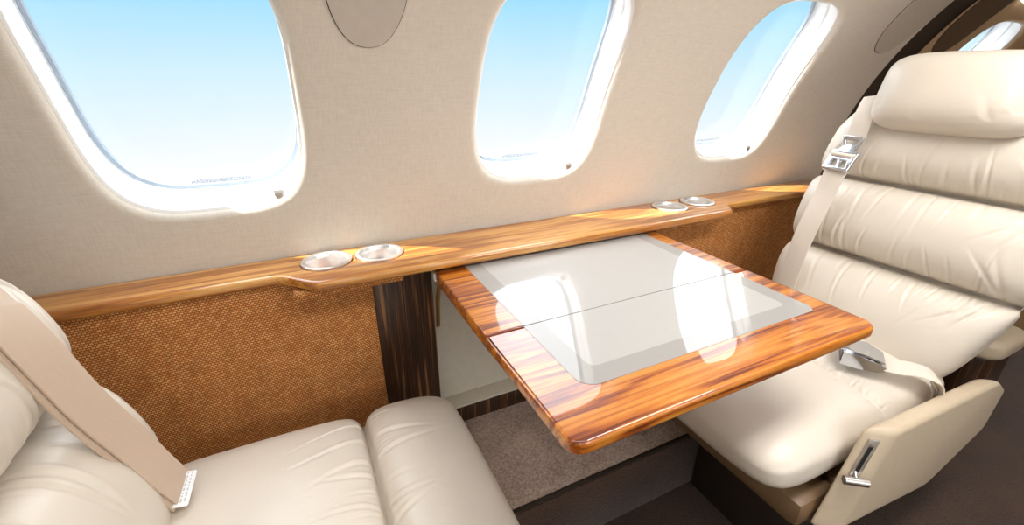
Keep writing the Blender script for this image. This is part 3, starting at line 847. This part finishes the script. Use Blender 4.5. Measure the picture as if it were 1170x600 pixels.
# cream topped wood cabinet in the next bay
cab = thing('side_cabinet', 'dark wood cabinet with rounded cream top behind the right seat', 'cabinet', (4.5, 1.3, ZF))
slab('body', [rpoly(rect(4.12, 0.86, 4.60, 1.75), 0.12, 8)], -1.86-ZF, 0.01, lambda a, b, c: (a, b, (ZF-1.86)/2+c), M['wood_post'], cab)
slab('top', [rpoly(rect(4.08, 0.82, 4.62, 1.75), 0.15, 10)], 0.16, 0.06, lambda a, b, c: (a, b, -1.78+c), M['leather_arm'], cab, res=6)
slab('back_panel', [rpoly(rect(0.86, -1.72, 1.72, -1.05), 0.04)], 0.06, 0.02, lambda a, b, c: (4.57+c, a, b), M['base_tan'], cab)

# cabin lamps: slim strip lights along the headliner
def strip_lamp(x0, x1, th, label):
    s_ = th*R0
    root = thing('strip_lamp', label, 'lamp', shell_pt((x0+x1)/2, s_, -0.03))
    V = []
    for a, d in ((-0.09, 0.0), (-0.09, -0.03), (0.09, -0.03), (0.09, 0.0)):
        for x in (x0, x1): V.append(shell_pt(x, s_+a, d))
    mesh_from('lens', V, [(0,1,3,2),(2,3,5,4),(4,5,7,6),(0,2,4,6),(1,7,5,3)], M['lamp'], root, sharp=20)
strip_lamp(5.55, 6.9, 1.87/R0, 'lit white strip lamp above the aft window')

# ------------------------------------------------------------------ light
SKY_BOOST = 5.5
w = bpy.data.worlds.new('sky'); scn.world = w; w.use_nodes = True
nt = w.node_tree; bg = nt.nodes['Background']
tc = N(nt, 'ShaderNodeTexCoord'); sp = N(nt, 'ShaderNodeSeparateXYZ'); L(nt, tc.outputs['Generated'], sp.inputs[0])
# pale horizon, clear blue above it, overhead sky brightened out of view for reflections
skyc = ramp(nt, None, [(0.0, (1.05, 1.05, 1.05)), (0.25, (0.93, 0.965, 0.985)), (0.6, (0.66, 0.87, 0.98)), (0.92, (0.37, 0.745, 1.0)), (1.0, (0.35, 0.73, 1.0))])
mr = N(nt, 'ShaderNodeMapRange'); mr.inputs['From Min'].default_value = -0.24; mr.inputs['From Max'].default_value = 0.16
L(nt, sp.outputs['Z'], mr.inputs['Value']); L(nt, mr.outputs['Result'], skyc.node.inputs['Fac'])
m2 = N(nt, 'ShaderNodeMapRange', interpolation_type='SMOOTHSTEP'); m2.inputs['From Min'].default_value = 0.19; m2.inputs['From Max'].default_value = 0.40
L(nt, sp.outputs['Z'], m2.inputs['Value'])
mxs = N(nt, 'ShaderNodeMix', data_type='RGBA'); mxs.inputs['B'].default_value = (SKY_BOOST*0.90, SKY_BOOST*0.95, SKY_BOOST*1.0, 1)
L(nt, m2.outputs['Result'], mxs.inputs['Factor']); L(nt, skyc, mxs.inputs['A'])
L(nt, mxs.outputs['Result'], bg.inputs['Color'])
bg.inputs['Strength'].default_value = 1.0
def area(name, loc, rot, sx, sy, power, col):
    l = bpy.data.lights.new(name, 'AREA'); l.shape = 'RECTANGLE'; l.size = sx*S; l.size_y = sy*S; l.energy = power; l.color = col
    o = bpy.data.objects.new(name, l); COL.objects.link(o); o.location = W(loc); o.rotation_euler = rot; return o
# unseen area lights added below the headliner to fill the cabin
area('ceiling_light', (-0.1, 0.25, 1.17), (0, 0, 0), 2.6, 0.5, 2.2, (1.0, 0.98, 0.955))
area('ceiling_light', (2.3, 0.25, 1.17), (0, 0, 0), 1.6, 0.5, 7.2, (1.0, 0.98, 0.955))
# fill lights added at the unseen far windows, standing in for daylight
for i, x in enumerate(XW):
    p = shell_pt(x, HS-0.1, 0.10, -1)
    area('window_daylight', p, (math.radians(70), 0, 0), 0.8, 1.0, 0.8, (1.0, 0.98, 0.95))

sl_ = bpy.data.lights.new('sun', 'SUN'); sl_.energy = 12.0; sl_.angle = 0.012; sl_.color = (1.0, 0.96, 0.88)
so = bpy.data.objects.new('sun', sl_); COL.objects.link(so); so.location = W((-3, 4, 6))
so.rotation_euler = Vector((0.70, -0.02, -1.0)).to_track_quat('-Z', 'Y').to_euler()

# ------------------------------------------------------------------ camera
cam = bpy.data.cameras.new('camera'); co = bpy.data.objects.new('camera', cam); COL.objects.link(co)
cam.sensor_width = 36; cam.lens = 507/1170*36; cam.clip_start = 0.02
co.location = W((0, 0, 0))
co.rotation_euler = (math.radians(90-23.0), 0, math.radians(-25.9))
scn.camera = co
vs = scn.view_settings
scn.display_settings.display_device = 'sRGB'
vs.view_transform = 'Standard'; vs.look = 'None'; vs.gamma = 1; vs.use_curve_mapping = False
vs.exposure = 0.08
